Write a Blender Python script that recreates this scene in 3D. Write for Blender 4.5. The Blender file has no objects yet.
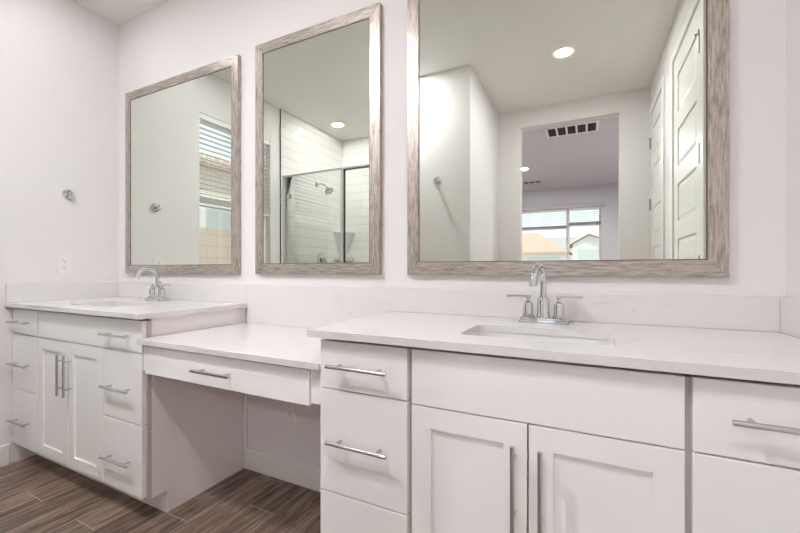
import bpy, bmesh, math, random
from mathutils import Vector, Matrix
random.seed(7)
S = bpy.context.scene
C = S.collection

# ------------------------------------------------------------------ camera, world, sun, exposure
cam_d = bpy.data.cameras.new('camera')
cam = bpy.data.objects.new('camera', cam_d)
C.objects.link(cam)
cam.location = (2.9395, -1.5308, 1.10)
cam.rotation_euler = (math.radians(90), 0, math.radians(26.14))
cam_d.sensor_width = 36
cam_d.lens = 382.1 / 800 * 36
cam_d.shift_y = 2.95 / 800
cam_d.clip_start = 0.02
cam_d.clip_end = 300
S.camera = cam

world = bpy.data.worlds.new('world')
S.world = world
world.use_nodes = True
wn = world.node_tree
bg = wn.nodes['Background']
bg.inputs['Color'].default_value = (0.84, 0.92, 1.0, 1)
bg.inputs['Strength'].default_value = 1.8

sun_d = bpy.data.lights.new('sun', 'SUN')
sun_d.energy = 3.0
sun_d.angle = math.radians(1.0)
sun_d.color = (1.0, 0.95, 0.88)
sun = bpy.data.objects.new('sun', sun_d)
C.objects.link(sun)
sun.rotation_euler = Vector((-0.62, -0.55, -0.95)).to_track_quat('-Z', 'Y').to_euler()

LAMP = 800.0            # radiance of the recessed lamp lenses
S.view_settings.view_transform = 'Standard'
S.view_settings.look = 'None'
S.view_settings.gamma = 1
S.view_settings.use_curve_mapping = False
S.view_settings.exposure = 0.0
S.cycles.max_bounces = 24
S.cycles.diffuse_bounces = 10
S.cycles.glossy_bounces = 8
S.cycles.transmission_bounces = 8
S.cycles.transparent_max_bounces = 12
S.cycles.sample_clamp_indirect = 12

# ------------------------------------------------------------------ materials
MATS = {}


def new_mat(name):
    m = bpy.data.materials.new(name)
    m.use_nodes = True
    MATS[name] = m
    return m, m.node_tree, m.node_tree.nodes['Principled BSDF']


def simple(name, col, rough=0.5, metal=0.0, var=0.0, scale=20, bump=0.0, bscale=200, spec=0.5):
    m, nt, p = new_mat(name)
    p.inputs['Base Color'].default_value = (*col, 1)
    p.inputs['Roughness'].default_value = rough
    p.inputs['Metallic'].default_value = metal
    p.inputs['Specular IOR Level'].default_value = spec
    tc = nt.nodes.new('ShaderNodeTexCoord')
    if var > 0:
        n = nt.nodes.new('ShaderNodeTexNoise')
        n.inputs['Scale'].default_value = scale
        nt.links.new(tc.outputs['Object'], n.inputs['Vector'])
        r = nt.nodes.new('ShaderNodeMix')
        r.data_type = 'RGBA'
        r.inputs['A'].default_value = (*[c * (1 - var) for c in col], 1)
        r.inputs['B'].default_value = (*[min(1, c * (1 + var)) for c in col], 1)
        nt.links.new(n.outputs['Fac'], r.inputs['Factor'])
        nt.links.new(r.outputs['Result'], p.inputs['Base Color'])
    if bump > 0:
        n = nt.nodes.new('ShaderNodeTexNoise')
        n.inputs['Scale'].default_value = bscale
        n.inputs['Detail'].default_value = 3
        nt.links.new(tc.outputs['Object'], n.inputs['Vector'])
        b = nt.nodes.new('ShaderNodeBump')
        b.inputs['Strength'].default_value = bump
        b.inputs['Distance'].default_value = 0.002
        nt.links.new(n.outputs['Fac'], b.inputs['Height'])
        nt.links.new(b.outputs['Normal'], p.inputs['Normal'])
    return m


simple('wall_paint', (0.765, 0.735, 0.73), 0.75, bump=0.25, bscale=90, spec=0.3)
simple('bedroom_daylight_tint', (0.60, 0.575, 0.61), 0.8, bump=0.25, bscale=90, spec=0.3)  # cool purple cast of the daylight is tinted into the wall colour
simple('bedroom_ceiling_daylight_tint', (0.66, 0.645, 0.69), 0.85, bump=0.3, bscale=120, spec=0.2)  # ceiling colour carries the same purple daylight cast
simple('ceiling_paint', (0.82, 0.80, 0.785), 0.85, bump=0.3, bscale=120, spec=0.2)
simple('trim_paint', (0.85, 0.83, 0.81), 0.35)
simple('door_paint', (0.85, 0.84, 0.81), 0.35)
simple('cabinet_paint', (0.88, 0.865, 0.855), 0.38, var=0.01, scale=6, spec=0.45)
simple('frame_seam_shade', (0.56, 0.50, 0.48), 0.5)  # face frame darkened so seams between fronts read as shadow gaps
simple('cabinet_side', (0.84, 0.785, 0.775), 0.55, var=0.05, scale=260, bump=0.15, bscale=300)
simple('gap_shade', (0.16, 0.13, 0.11), 0.9, var=0.1)
simple('chrome', (0.70, 0.71, 0.72), 0.06, 1.0)
simple('nickel', (0.60, 0.59, 0.575), 0.22, 1.0)
simple('satin_frame', (0.66, 0.66, 0.64), 0.35, 0.5)
simple('hinge_metal', (0.38, 0.36, 0.33), 0.35, 1.0)
simple('dark_metal', (0.10, 0.10, 0.10), 0.4, 0.8)
simple('plastic_white', (0.79, 0.765, 0.76), 0.35, var=0.01)
simple('slot_dark', (0.03, 0.025, 0.025), 0.6)
simple('porcelain', (0.74, 0.73, 0.72), 0.12)
simple('blind_white', (0.84, 0.84, 0.83), 0.5)
simple('blind_greige', (0.55, 0.52, 0.52), 0.5)
simple('valance_greige', (0.50, 0.47, 0.47), 0.6)
simple('vinyl_white', (0.80, 0.80, 0.78), 0.4)
simple('vinyl_greige', (0.62, 0.58, 0.58), 0.5)
simple('vent_white', (0.86, 0.85, 0.84), 0.45)
simple('vent_dark', (0.09, 0.085, 0.085), 0.8)
simple('stucco_cream', (0.78, 0.72, 0.66), 0.95, var=0.04, scale=3, bump=0.5, bscale=40)
simple('stucco_white', (0.80, 0.79, 0.80), 0.95, var=0.04, scale=3, bump=0.5, bscale=40)
simple('roof_orange', (0.62, 0.44, 0.35), 0.9, var=0.15, scale=5)
simple('roof_pink', (0.74, 0.60, 0.53), 0.9, var=0.15, scale=5)
simple('garage_grey', (0.62, 0.66, 0.66), 0.7, var=0.02)
simple('ground_tan', (0.55, 0.48, 0.40), 0.95, var=0.12, scale=2)
simple('hill_haze', (0.50, 0.50, 0.52), 1.0, var=0.08, scale=0.1)
simple('gasket', (0.02, 0.02, 0.02), 0.5)

# mirror: silvered glass with a slight green cast
simple('mirror_silver', (0.805, 0.84, 0.775), 0.0, 1.0)

# thin clear panes
for nm, tint, fac in (('window_glass', (0.95, 0.97, 0.97), 1.0), ('shower_glass', (0.96, 0.98, 0.965), 1.1)):
    m, nt, p = new_mat(nm)
    nt.nodes.remove(p)
    out = nt.nodes['Material Output']
    tr = nt.nodes.new('ShaderNodeBsdfTransparent'); tr.inputs['Color'].default_value = (*tint, 1)
    gl = nt.nodes.new('ShaderNodeBsdfGlossy'); gl.inputs['Roughness'].default_value = 0.0
    fr = nt.nodes.new('ShaderNodeFresnel'); fr.inputs['IOR'].default_value = 1.45
    mx = nt.nodes.new('ShaderNodeMixShader')
    mu = nt.nodes.new('ShaderNodeMath'); mu.operation = 'MULTIPLY'; mu.inputs[1].default_value = fac
    nt.links.new(fr.outputs[0], mu.inputs[0]); nt.links.new(mu.outputs[0], mx.inputs[0])
    nt.links.new(tr.outputs[0], mx.inputs[1]); nt.links.new(gl.outputs[0], mx.inputs[2])
    nt.links.new(mx.outputs[0], out.inputs['Surface'])

# lamp lenses
for nm, k in (('passage_lens', 0.64), ('middle_fill_lens', 1.42), ('corner_lens', 0.10), ('shower_lens', 0.42), ('bedroom_lens', 2.4)):
    m, nt, p = new_mat(nm)
    p.inputs['Emission Color'].default_value = (0.96, 0.975, 1.0, 1)
    p.inputs['Emission Strength'].default_value = LAMP * k
m, nt, p = new_mat('lamp_rim_glow')  # warm emission standing in for lamplight on the baffle
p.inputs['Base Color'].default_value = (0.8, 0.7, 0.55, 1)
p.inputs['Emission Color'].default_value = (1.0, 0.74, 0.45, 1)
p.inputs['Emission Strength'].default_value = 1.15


def N(nt, t, **kw):
    n = nt.nodes.new(t)
    for k, v in kw.items():
        setattr(n, k, v)
    return n


def math_node(nt, op, a, b=None):
    n = nt.nodes.new('ShaderNodeMath'); n.operation = op
    for i, v in enumerate((a, b)):
        if v is None:
            continue
        if isinstance(v, (int, float)):
            n.inputs[i].default_value = v
        else:
            nt.links.new(v, n.inputs[i])
    return n.outputs[0]


# wood-look floor planks, a third stagger
m, nt, p = new_mat('floor_planks')
tc = N(nt, 'ShaderNodeTexCoord'); sp = N(nt, 'ShaderNodeSeparateXYZ')
nt.links.new(tc.outputs['Object'], sp.inputs[0])
u = math_node(nt, 'DIVIDE', math_node(nt, 'ADD', sp.outputs['X'], -0.013 + 15.1), 0.151)
iu = math_node(nt, 'FLOOR', u)
fu = math_node(nt, 'FRACT', u)
st = math_node(nt, 'MULTIPLY', math_node(nt, 'MODULO', math_node(nt, 'ADD', iu, 2), 3), 0.2067)
v = math_node(nt, 'DIVIDE', math_node(nt, 'ADD', math_node(nt, 'ADD', sp.outputs['Y'], st), 0.03 + 62.0), 0.62)
iv = math_node(nt, 'FLOOR', v)
fv = math_node(nt, 'FRACT', v)
g1 = math_node(nt, 'LESS_THAN', math_node(nt, 'MINIMUM', fu, math_node(nt, 'SUBTRACT', 1.0, fu)), 0.0125)
g2 = math_node(nt, 'LESS_THAN', math_node(nt, 'MINIMUM', fv, math_node(nt, 'SUBTRACT', 1.0, fv)), 0.0032)
gr = math_node(nt, 'MAXIMUM', g1, g2)
cb = N(nt, 'ShaderNodeCombineXYZ'); nt.links.new(iu, cb.inputs[0]); nt.links.new(iv, cb.inputs[1])
wnz = N(nt, 'ShaderNodeTexWhiteNoise'); nt.links.new(cb.outputs[0], wnz.inputs['Vector'])
va = N(nt, 'ShaderNodeVectorMath', operation='MULTIPLY_ADD')
nt.links.new(wnz.outputs['Color'], va.inputs[0]); va.inputs[1].default_value = (9, 9, 9)
nt.links.new(tc.outputs['Object'], va.inputs[2])
mp = N(nt, 'ShaderNodeMapping'); mp.inputs['Scale'].default_value = (22, 2.2, 1)
nt.links.new(va.outputs[0], mp.inputs['Vector'])
nz = N(nt, 'ShaderNodeTexNoise'); nz.inputs['Scale'].default_value = 1.6; nz.inputs['Detail'].default_value = 7
nz.inputs['Roughness'].default_value = 0.62; nz.inputs['Distortion'].default_value = 0.9
nt.links.new(mp.outputs[0], nz.inputs['Vector'])
cr = N(nt, 'ShaderNodeValToRGB')
cr.color_ramp.elements[0].position = 0.34; cr.color_ramp.elements[0].color = (0.085, 0.050, 0.036, 1)
cr.color_ramp.elements[1].position = 0.68; cr.color_ramp.elements[1].color = (0.39, 0.285, 0.225, 1)
e = cr.color_ramp.elements.new(0.5); e.color = (0.215, 0.143, 0.107, 1)
nt.links.new(nz.outputs['Fac'], cr.inputs[0])
hv = N(nt, 'ShaderNodeHueSaturation')
nt.links.new(cr.outputs[0], hv.inputs['Color'])
nt.links.new(math_node(nt, 'ADD', math_node(nt, 'MULTIPLY', wnz.outputs['Value'], 0.45), 0.75), hv.inputs['Value'])
mx = N(nt, 'ShaderNodeMix', data_type='RGBA')
nt.links.new(gr, mx.inputs['Factor']); nt.links.new(hv.outputs[0], mx.inputs['A'])
mx.inputs['B'].default_value = (0.42, 0.34, 0.29, 1)
nt.links.new(mx.outputs['Result'], p.inputs['Base Color'])
p.inputs['Roughness'].default_value = 0.42
bm_ = N(nt, 'ShaderNodeBump'); bm_.inputs['Strength'].default_value = 0.4; bm_.inputs['Distance'].default_value = 0.002
nt.links.new(math_node(nt, 'SUBTRACT', nz.outputs['Fac'], gr), bm_.inputs['Height'])
nt.links.new(bm_.outputs[0], p.inputs['Normal'])

# white quartz with faint grey veins
m, nt, p = new_mat('quartz')
tc = N(nt, 'ShaderNodeTexCoord')
n1 = N(nt, 'ShaderNodeTexNoise'); n1.inputs['Scale'].default_value = 2.3; n1.inputs['Detail'].default_value = 8
n1.inputs['Distortion'].default_value = 1.4
nt.links.new(tc.outputs['Object'], n1.inputs['Vector'])
vein = math_node(nt, 'ABSOLUTE', math_node(nt, 'SUBTRACT', n1.outputs['Fac'], 0.5))
cr = N(nt, 'ShaderNodeValToRGB')
cr.color_ramp.elements[0].position = 0.0; cr.color_ramp.elements[0].color = (1, 1, 1, 1)
cr.color_ramp.elements[1].position = 0.012; cr.color_ramp.elements[1].color = (0, 0, 0, 1)
nt.links.new(vein, cr.inputs[0])
n2 = N(nt, 'ShaderNodeTexNoise'); n2.inputs['Scale'].default_value = 3.1
nt.links.new(tc.outputs['Object'], n2.inputs['Vector'])
msk = math_node(nt, 'MULTIPLY', cr.outputs[0], math_node(nt, 'MULTIPLY', math_node(nt, 'GREATER_THAN', n2.outputs['Fac'], 0.58), 0.22))
mx = N(nt, 'ShaderNodeMix', data_type='RGBA')
nt.links.new(msk, mx.inputs['Factor'])
mx.inputs['A'].default_value = (0.715, 0.69, 0.68, 1); mx.inputs['B'].default_value = (0.50, 0.48, 0.48, 1)
nt.links.new(mx.outputs['Result'], p.inputs['Base Color'])
p.inputs['Roughness'].default_value = 0.16

# weathered silver-brown frame finish; the grain runs along the local axis given
for nm, sc in (('frame_grain_across', (6, 60, 60)), ('frame_grain_up', (60, 60, 6))):
    m, nt, p = new_mat(nm)
    tc = N(nt, 'ShaderNodeTexCoord'); mp = N(nt, 'ShaderNodeMapping'); mp.inputs['Scale'].default_value = sc
    nt.links.new(tc.outputs['Object'], mp.inputs['Vector'])
    nz = N(nt, 'ShaderNodeTexNoise'); nz.inputs['Scale'].default_value = 2.6; nz.inputs['Detail'].default_value = 8
    nz.inputs['Roughness'].default_value = 0.75
    nt.links.new(mp.outputs[0], nz.inputs['Vector'])
    cr = N(nt, 'ShaderNodeValToRGB')
    cr.color_ramp.elements[0].position = 0.30; cr.color_ramp.elements[0].color = (0.13, 0.105, 0.085, 1)
    cr.color_ramp.elements[1].position = 0.68; cr.color_ramp.elements[1].color = (0.66, 0.60, 0.54, 1)
    e = cr.color_ramp.elements.new(0.48); e.color = (0.42, 0.37, 0.325, 1)
    nt.links.new(nz.outputs['Fac'], cr.inputs[0])
    nt.links.new(cr.outputs[0], p.inputs['Base Color'])
    p.inputs['Roughness'].default_value = 0.34
    p.inputs['Metallic'].default_value = 0.6
    b = N(nt, 'ShaderNodeBump'); b.inputs['Strength'].default_value = 0.25; b.inputs['Distance'].default_value = 0.001
    nt.links.new(nz.outputs['Fac'], b.inputs['Height']); nt.links.new(b.outputs[0], p.inputs['Normal'])


def tile_mat(name, col, mortar, bw, bh, ms, axis, rough, bump=0.3):
    """running-bond tiles / blocks on a vertical face; axis 'X' faces run along X, 'Y' along Y"""
    m, nt, p = new_mat(name)
    tc = N(nt, 'ShaderNodeTexCoord'); s = N(nt, 'ShaderNodeSeparateXYZ'); c = N(nt, 'ShaderNodeCombineXYZ')
    nt.links.new(tc.outputs['Object'], s.inputs[0])
    nt.links.new(s.outputs[axis], c.inputs[0]); nt.links.new(s.outputs['Z'], c.inputs[1])
    br = N(nt, 'ShaderNodeTexBrick')
    br.inputs['Scale'].default_value = 1
    br.inputs['Brick Width'].default_value = bw; br.inputs['Row Height'].default_value = bh
    br.inputs['Mortar Size'].default_value = ms; br.inputs['Mortar Smooth'].default_value = 0.1
    br.inputs['Color1'].default_value = (*col, 1); br.inputs['Color2'].default_value = (*[x * 0.96 for x in col], 1)
    br.inputs['Mortar'].default_value = (*mortar, 1)
    nt.links.new(c.outputs[0], br.inputs['Vector'])
    nt.links.new(br.outputs['Color'], p.inputs['Base Color'])
    p.inputs['Roughness'].default_value = rough
    b = N(nt, 'ShaderNodeBump'); b.inputs['Strength'].default_value = bump; b.inputs['Distance'].default_value = 0.002
    b.invert = True
    nt.links.new(br.outputs['Fac'], b.inputs['Height']); nt.links.new(b.outputs[0], p.inputs['Normal'])


tile_mat('shower_tile_y', (0.80, 0.775, 0.75), (0.55, 0.53, 0.51), 0.62, 0.105, 0.0026, 'Y', 0.16)
tile_mat('shower_tile_x', (0.80, 0.775, 0.75), (0.55, 0.53, 0.51), 0.62, 0.105, 0.0026, 'X', 0.16)
tile_mat('fence_block', (0.66, 0.55, 0.47), (0.50, 0.42, 0.37), 0.41, 0.205, 0.006, 'Y', 0.95, 0.5)

# ------------------------------------------------------------------ mesh helpers


def bx(bm, x0, x1, y0, y1, z0, z1, bev=0.0, seg=2):
    r = bmesh.ops.create_cube(bm, size=1)
    vs = r['verts']
    for v in vs:
        v.co = Vector(((x0 + x1) / 2 + v.co.x * (x1 - x0), (y0 + y1) / 2 + v.co.y * (y1 - y0), (z0 + z1) / 2 + v.co.z * (z1 - z0)))
    if bev > 0:
        es = {e for v in vs for e in v.link_edges}
        bmesh.ops.bevel(bm, geom=list(es), offset=bev, segments=seg, affect='EDGES', profile=0.5)
    return bm


def prism(bm, pts, axis, a, b, bev=0.0):
    """pts: 2D polygon; axis 'X': pts are (y,z), 'Y': (x,z), 'Z': (x,y)"""
    def mk(p, t):
        return {'X': (t, p[0], p[1]), 'Y': (p[0], t, p[1]), 'Z': (p[0], p[1], t)}[axis]
    A = [bm.verts.new(mk(p, a)) for p in pts]
    B = [bm.verts.new(mk(p, b)) for p in pts]
    fs = [bm.faces.new(A), bm.faces.new(B[::-1])]
    n = len(pts)
    for i in range(n):
        fs.append(bm.faces.new((A[i], B[i], B[(i + 1) % n], A[(i + 1) % n])))
    bmesh.ops.recalc_face_normals(bm, faces=fs)
    if bev > 0:
        bmesh.ops.bevel(bm, geom=list({e for f in fs for e in f.edges}), offset=bev, segments=2, affect='EDGES')
    return bm


def tube(bm, path, rad, n=14, cap=True):
    """rad: number or list; round tube through a path of points"""
    path = [Vector(p) for p in path]
    rs = rad if isinstance(rad, (list, tuple)) else [rad] * len(path)
    prev = None
    rings = []
    t0 = (path[1] - path[0]).normalized()
    ref = Vector((0, 0, 1)) if abs(t0.z) < 0.9 else Vector((1, 0, 0))
    a = t0.cross(ref).normalized()
    for i, p in enumerate(path):
        if i == 0:
            t = (path[1] - p).normalized()
        elif i == len(path) - 1:
            t = (p - path[i - 1]).normalized()
        else:
            t = ((path[i + 1] - p).normalized() + (p - path[i - 1]).normalized()).normalized()
        a = (a - t * a.dot(t)).normalized()
        b = t.cross(a)
        rings.append([bm.verts.new(p + (a * math.cos(k * 2 * math.pi / n) + b * math.sin(k * 2 * math.pi / n)) * rs[i]) for k in range(n)])
    fs = []
    for i in range(len(rings) - 1):
        for k in range(n):
            fs.append(bm.faces.new((rings[i][k], rings[i][(k + 1) % n], rings[i + 1][(k + 1) % n], rings[i + 1][k])))
    if cap:
        fs.append(bm.faces.new(rings[0][::-1])); fs.append(bm.faces.new(rings[-1]))
    bmesh.ops.recalc_face_normals(bm, faces=fs)
    return bm


def lathe(bm, prof, c=(0, 0, 0), axis='Z', n=28):
    """prof: list of (r, h) turned about the axis through c; closed at r=0 ends"""
    c = Vector(c)
    rings = []
    for r, h in prof:
        ring = []
        for k in range(1 if r < 1e-6 else n):
            t = k * 2 * math.pi / n
            x, y = r * math.cos(t), r * math.sin(t)
            v = {'Z': (x, y, h), 'X': (h, x, y), 'Y': (x, h, y)}[axis]
            ring.append(bm.verts.new(c + Vector(v)))
        rings.append(ring)
    fs = []
    for i in range(len(rings) - 1):
        A, B = rings[i], rings[i + 1]
        for k in range(n):
            q = [A[k % len(A)], A[(k + 1) % len(A)], B[(k + 1) % len(B)], B[k % len(B)]]
            u = []
            for w in q:
                if w not in u:
                    u.append(w)
            if len(u) >= 3:
                fs.append(bm.faces.new(u))
    bmesh.ops.recalc_face_normals(bm, faces=fs)
    return bm


def rrect(x0, x1, y0, y1, r, n=5):
    pts = []
    for cx, cy, a0 in ((x1 - r, y1 - r, 0), (x0 + r, y1 - r, 90), (x0 + r, y0 + r, 180), (x1 - r, y0 + r, 270)):
        for k in range(n + 1):
            a = math.radians(a0 + 90 * k / n)
            pts.append((cx + r * math.cos(a), cy + r * math.sin(a)))
    return pts


def slab_with_hole(bm, outer, inner, z0, z1):
    for z, flip in ((z1, False), (z0, True)):
        loops = []
        for L in (outer, inner):
            vs = [bm.verts.new((p[0], p[1], z)) for p in L]
            es = [bm.edges.new((vs[i], vs[(i + 1) % len(vs)])) for i in range(len(vs))]
            loops.append((vs, es))
        r = bmesh.ops.triangle_fill(bm, use_beauty=True, edges=loops[0][1] + loops[1][1])
        if z == z1:
            top = loops
        else:
            bot = loops
    for j in range(2):
        T, B = top[j][0], bot[j][0]
        n = len(T)
        for i in range(n):
            bm.faces.new((T[i], T[(i + 1) % n], B[(i + 1) % n], B[i]))
    bmesh.ops.recalc_face_normals(bm, faces=bm.faces[:])
    return bm


def loft(bm, rings, close_first=True, close_last=True):
    R = [[bm.verts.new(p) for p in r] for r in rings]
    n = len(R[0])
    for i in range(len(R) - 1):
        for k in range(n):
            bm.faces.new((R[i][k], R[i][(k + 1) % n], R[i + 1][(k + 1) % n], R[i + 1][k]))
    if close_first:
        bm.faces.new(R[0][::-1])
    if close_last:
        bm.faces.new(R[-1])
    bmesh.ops.recalc_face_normals(bm, faces=bm.faces[:])
    return bm


def world_loc(o):
    v = Vector((0, 0, 0))
    while o:
        v += o.location
        o = o.parent
    return v


def obj(name, bm, mat, parent=None, smooth=False, origin=None):
    """links a bmesh (world coordinates) as one mesh object; a part shares its thing's origin"""
    o = bpy.data.objects.new(name, bpy.data.meshes.new(name))
    off = world_loc(parent) if parent else Vector(origin or (0, 0, 0))
    bmesh.ops.translate(bm, verts=bm.verts[:], vec=-off)
    bm.to_mesh(o.data)
    bm.free()
    if isinstance(mat, str):
        mat = MATS[mat]
    o.data.materials.append(mat)
    if smooth:
        for f in o.data.polygons:
            f.use_smooth = True
        try:
            o.data.set_sharp_from_angle(angle=math.radians(38))
        except Exception:
            pass
    if parent:
        o.parent = parent
    else:
        o.location = off
    C.objects.link(o)
    return o


def B(*a, **k):
    return bx(bmesh.new(), *a, **k)


def tag(o, label, cat, group=None, kind=None):
    o['label'] = label
    o['category'] = cat
    if group:
        o['group'] = group
    if kind:
        o['kind'] = kind
    return o


def thing(name, loc, label, cat, group=None):
    o = bpy.data.objects.new(name, None)
    o.empty_display_size = 0.05
    o.location = loc
    C.objects.link(o)
    return tag(o, label, cat, group)


def struct(name, bm, mat, parent=None, smooth=False, label=None):
    o = obj(name, bm, mat, parent, smooth)
    if parent is None:
        o['kind'] = 'structure'
        if label:
            o['label'] = label
    return o


def part_label(o, text):
    o['label'] = text
    return o


def copy_thing(root, loc, label, rot=None):
    r = root.copy(); C.objects.link(r); r.location = loc; r['label'] = label
    if rot is not None:
        r.rotation_euler = rot
    for ch in list(root.children):
        c = ch.copy(); C.objects.link(c); c.parent = r
        for g in list(ch.children):
            d = g.copy(); C.objects.link(d); d.parent = c
    return r


# ------------------------------------------------------------------ the room shell
RX = 3.470       # right wall
FY = -2.744      # far wall (behind the camera)
H = 2.808
T = 0.12
BY = -7.23       # bedroom far wall
struct('floor', B(-T, 4.6, BY - T, T, -0.12, 0.0), 'floor_planks', label='brown wood-look plank tile floor with pale joints')
struct('ceiling', B(-T, 4.6, FY - T, T, H, H + 0.12), 'ceiling_paint', label='flat off-white painted ceiling')
struct('ceiling_bedroom', B(-T, 4.6, BY - T, FY - T, H, H + 0.12), 'bedroom_ceiling_daylight_tint')
struct('wall_back', B(-T, RX + T, 0.0, T, 0, H), 'wall_paint', label='white wall behind the vanities and mirrors')
# left wall with the window opening
WY0, WY1, WZ0, WZ1 = -1.46, -0.658, 0.95, 2.43
bm = bmesh.new()
bx(bm, -T, 0, WY1, 0, 0, H)
bx(bm, -T, 0, FY - T, WY0, 0, H)
bx(bm, -T, 0, WY0, WY1, 0, WZ0)
bx(bm, -T, 0, WY0, WY1, WZ1, H)
struct('wall_left', bm, 'wall_paint', label='white side wall at the left end of the vanities')
# right wall with two door openings
D = ((-1.680, -0.945, 2.52), (-2.730, -2.085, 2.535))     # y0, y1, top
bm = bmesh.new()
bx(bm, RX, RX + T, D[0][1], 0, 0, H)
bx(bm, RX, RX + T, D[1][1], D[0][0], 0, H)
bx(bm, RX, RX + T, FY - T, D[1][0], 0, H)
bx(bm, RX, RX + T, D[0][0], D[0][1], D[0][2], H)
bx(bm, RX, RX + T, D[1][0], D[1][1], D[1][2], H)
struct('wall_right', bm, 'wall_paint', label='white wall at the right end of the vanities')
# far wall with the cased opening to the bedroom
OX0, OX1, OZ = 2.296, 3.216, 2.612
bm = bmesh.new()
bx(bm, 0, OX0, FY - T, FY, 0, H)
bx(bm, OX1, RX, FY - T, FY, 0, H)
bx(bm, OX0, OX1, FY - T, FY, OZ, H)
struct('wall_far', bm, 'wall_paint', label='white wall with a tall open doorway to the bedroom')
# alcove block between shower and passage
AX0, AX1, AY = 1.45, 2.060, -1.626
struct('wall_alcove', B(AX0, AX1, FY, AY, 0, H), 'wall_paint', label='short white wall beside the shower')
# bedroom walls
bm = bmesh.new()
BWX0, BWX1, BWZ0, BWZ1 = 0.95, 3.19, 0.85, 2.40
bx(bm, -T, BWX0, BY - T, BY, 0, H)
bx(bm, BWX1, 4.6, BY - T, BY, 0, H)
bx(bm, BWX0, BWX1, BY - T, BY, 0, BWZ0)
bx(bm, BWX0, BWX1, BY - T, BY, BWZ1, H)
struct('wall_bedroom_far', bm, 'bedroom_daylight_tint')
struct('wall_bedroom_left', B(-T, 0, BY, FY - T, 0, H), 'bedroom_daylight_tint')
struct('wall_bedroom_right', B(4.48, 4.6, BY, FY - T, 0, H), 'bedroom_daylight_tint')
struct('wall_bedroom_near', B(RX + T, 4.48, FY - T, FY, 0, H), 'bedroom_daylight_tint')

# trims round the opening (drywall return, painted) and baseboards
BH, BT = 0.115, 0.014


def baseboard(name, x0, x1, y0, y1):
    struct(name, B(x0, x1, y0, y1, 0, BH, bev=0.004), 'trim_paint')


baseboard('baseboard_back', 1.249, 2.176, -BT, -0.0005)
baseboard('baseboard_left', 0.0005, BT, -1.59, -0.565)
baseboard('baseboard_right', RX - BT, RX - 0.0005, -0.83, -0.60)
baseboard('baseboard_alcove', AX0, AX1 + BT, AY + 0.0005, AY + BT)
baseboard('baseboard_passage', AX1 + 0.0005, AX1 + BT, FY + BT, AY)
bm = bmesh.new()
bx(bm, AX1 + BT, OX0, FY + 0.0005, FY + BT, 0, BH, bev=0.004)
bx(bm, OX1, RX - BT, FY + 0.0005, FY + BT, 0, BH, bev=0.004)
struct('baseboard_far', bm, 'trim_paint')
struct('trim_1', B(1.2345, 1.2475, -0.014, -0.0005, 0, 0.784, bev=0.002), 'trim_paint', label='narrow scribe strip in the corner under the desk')


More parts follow.
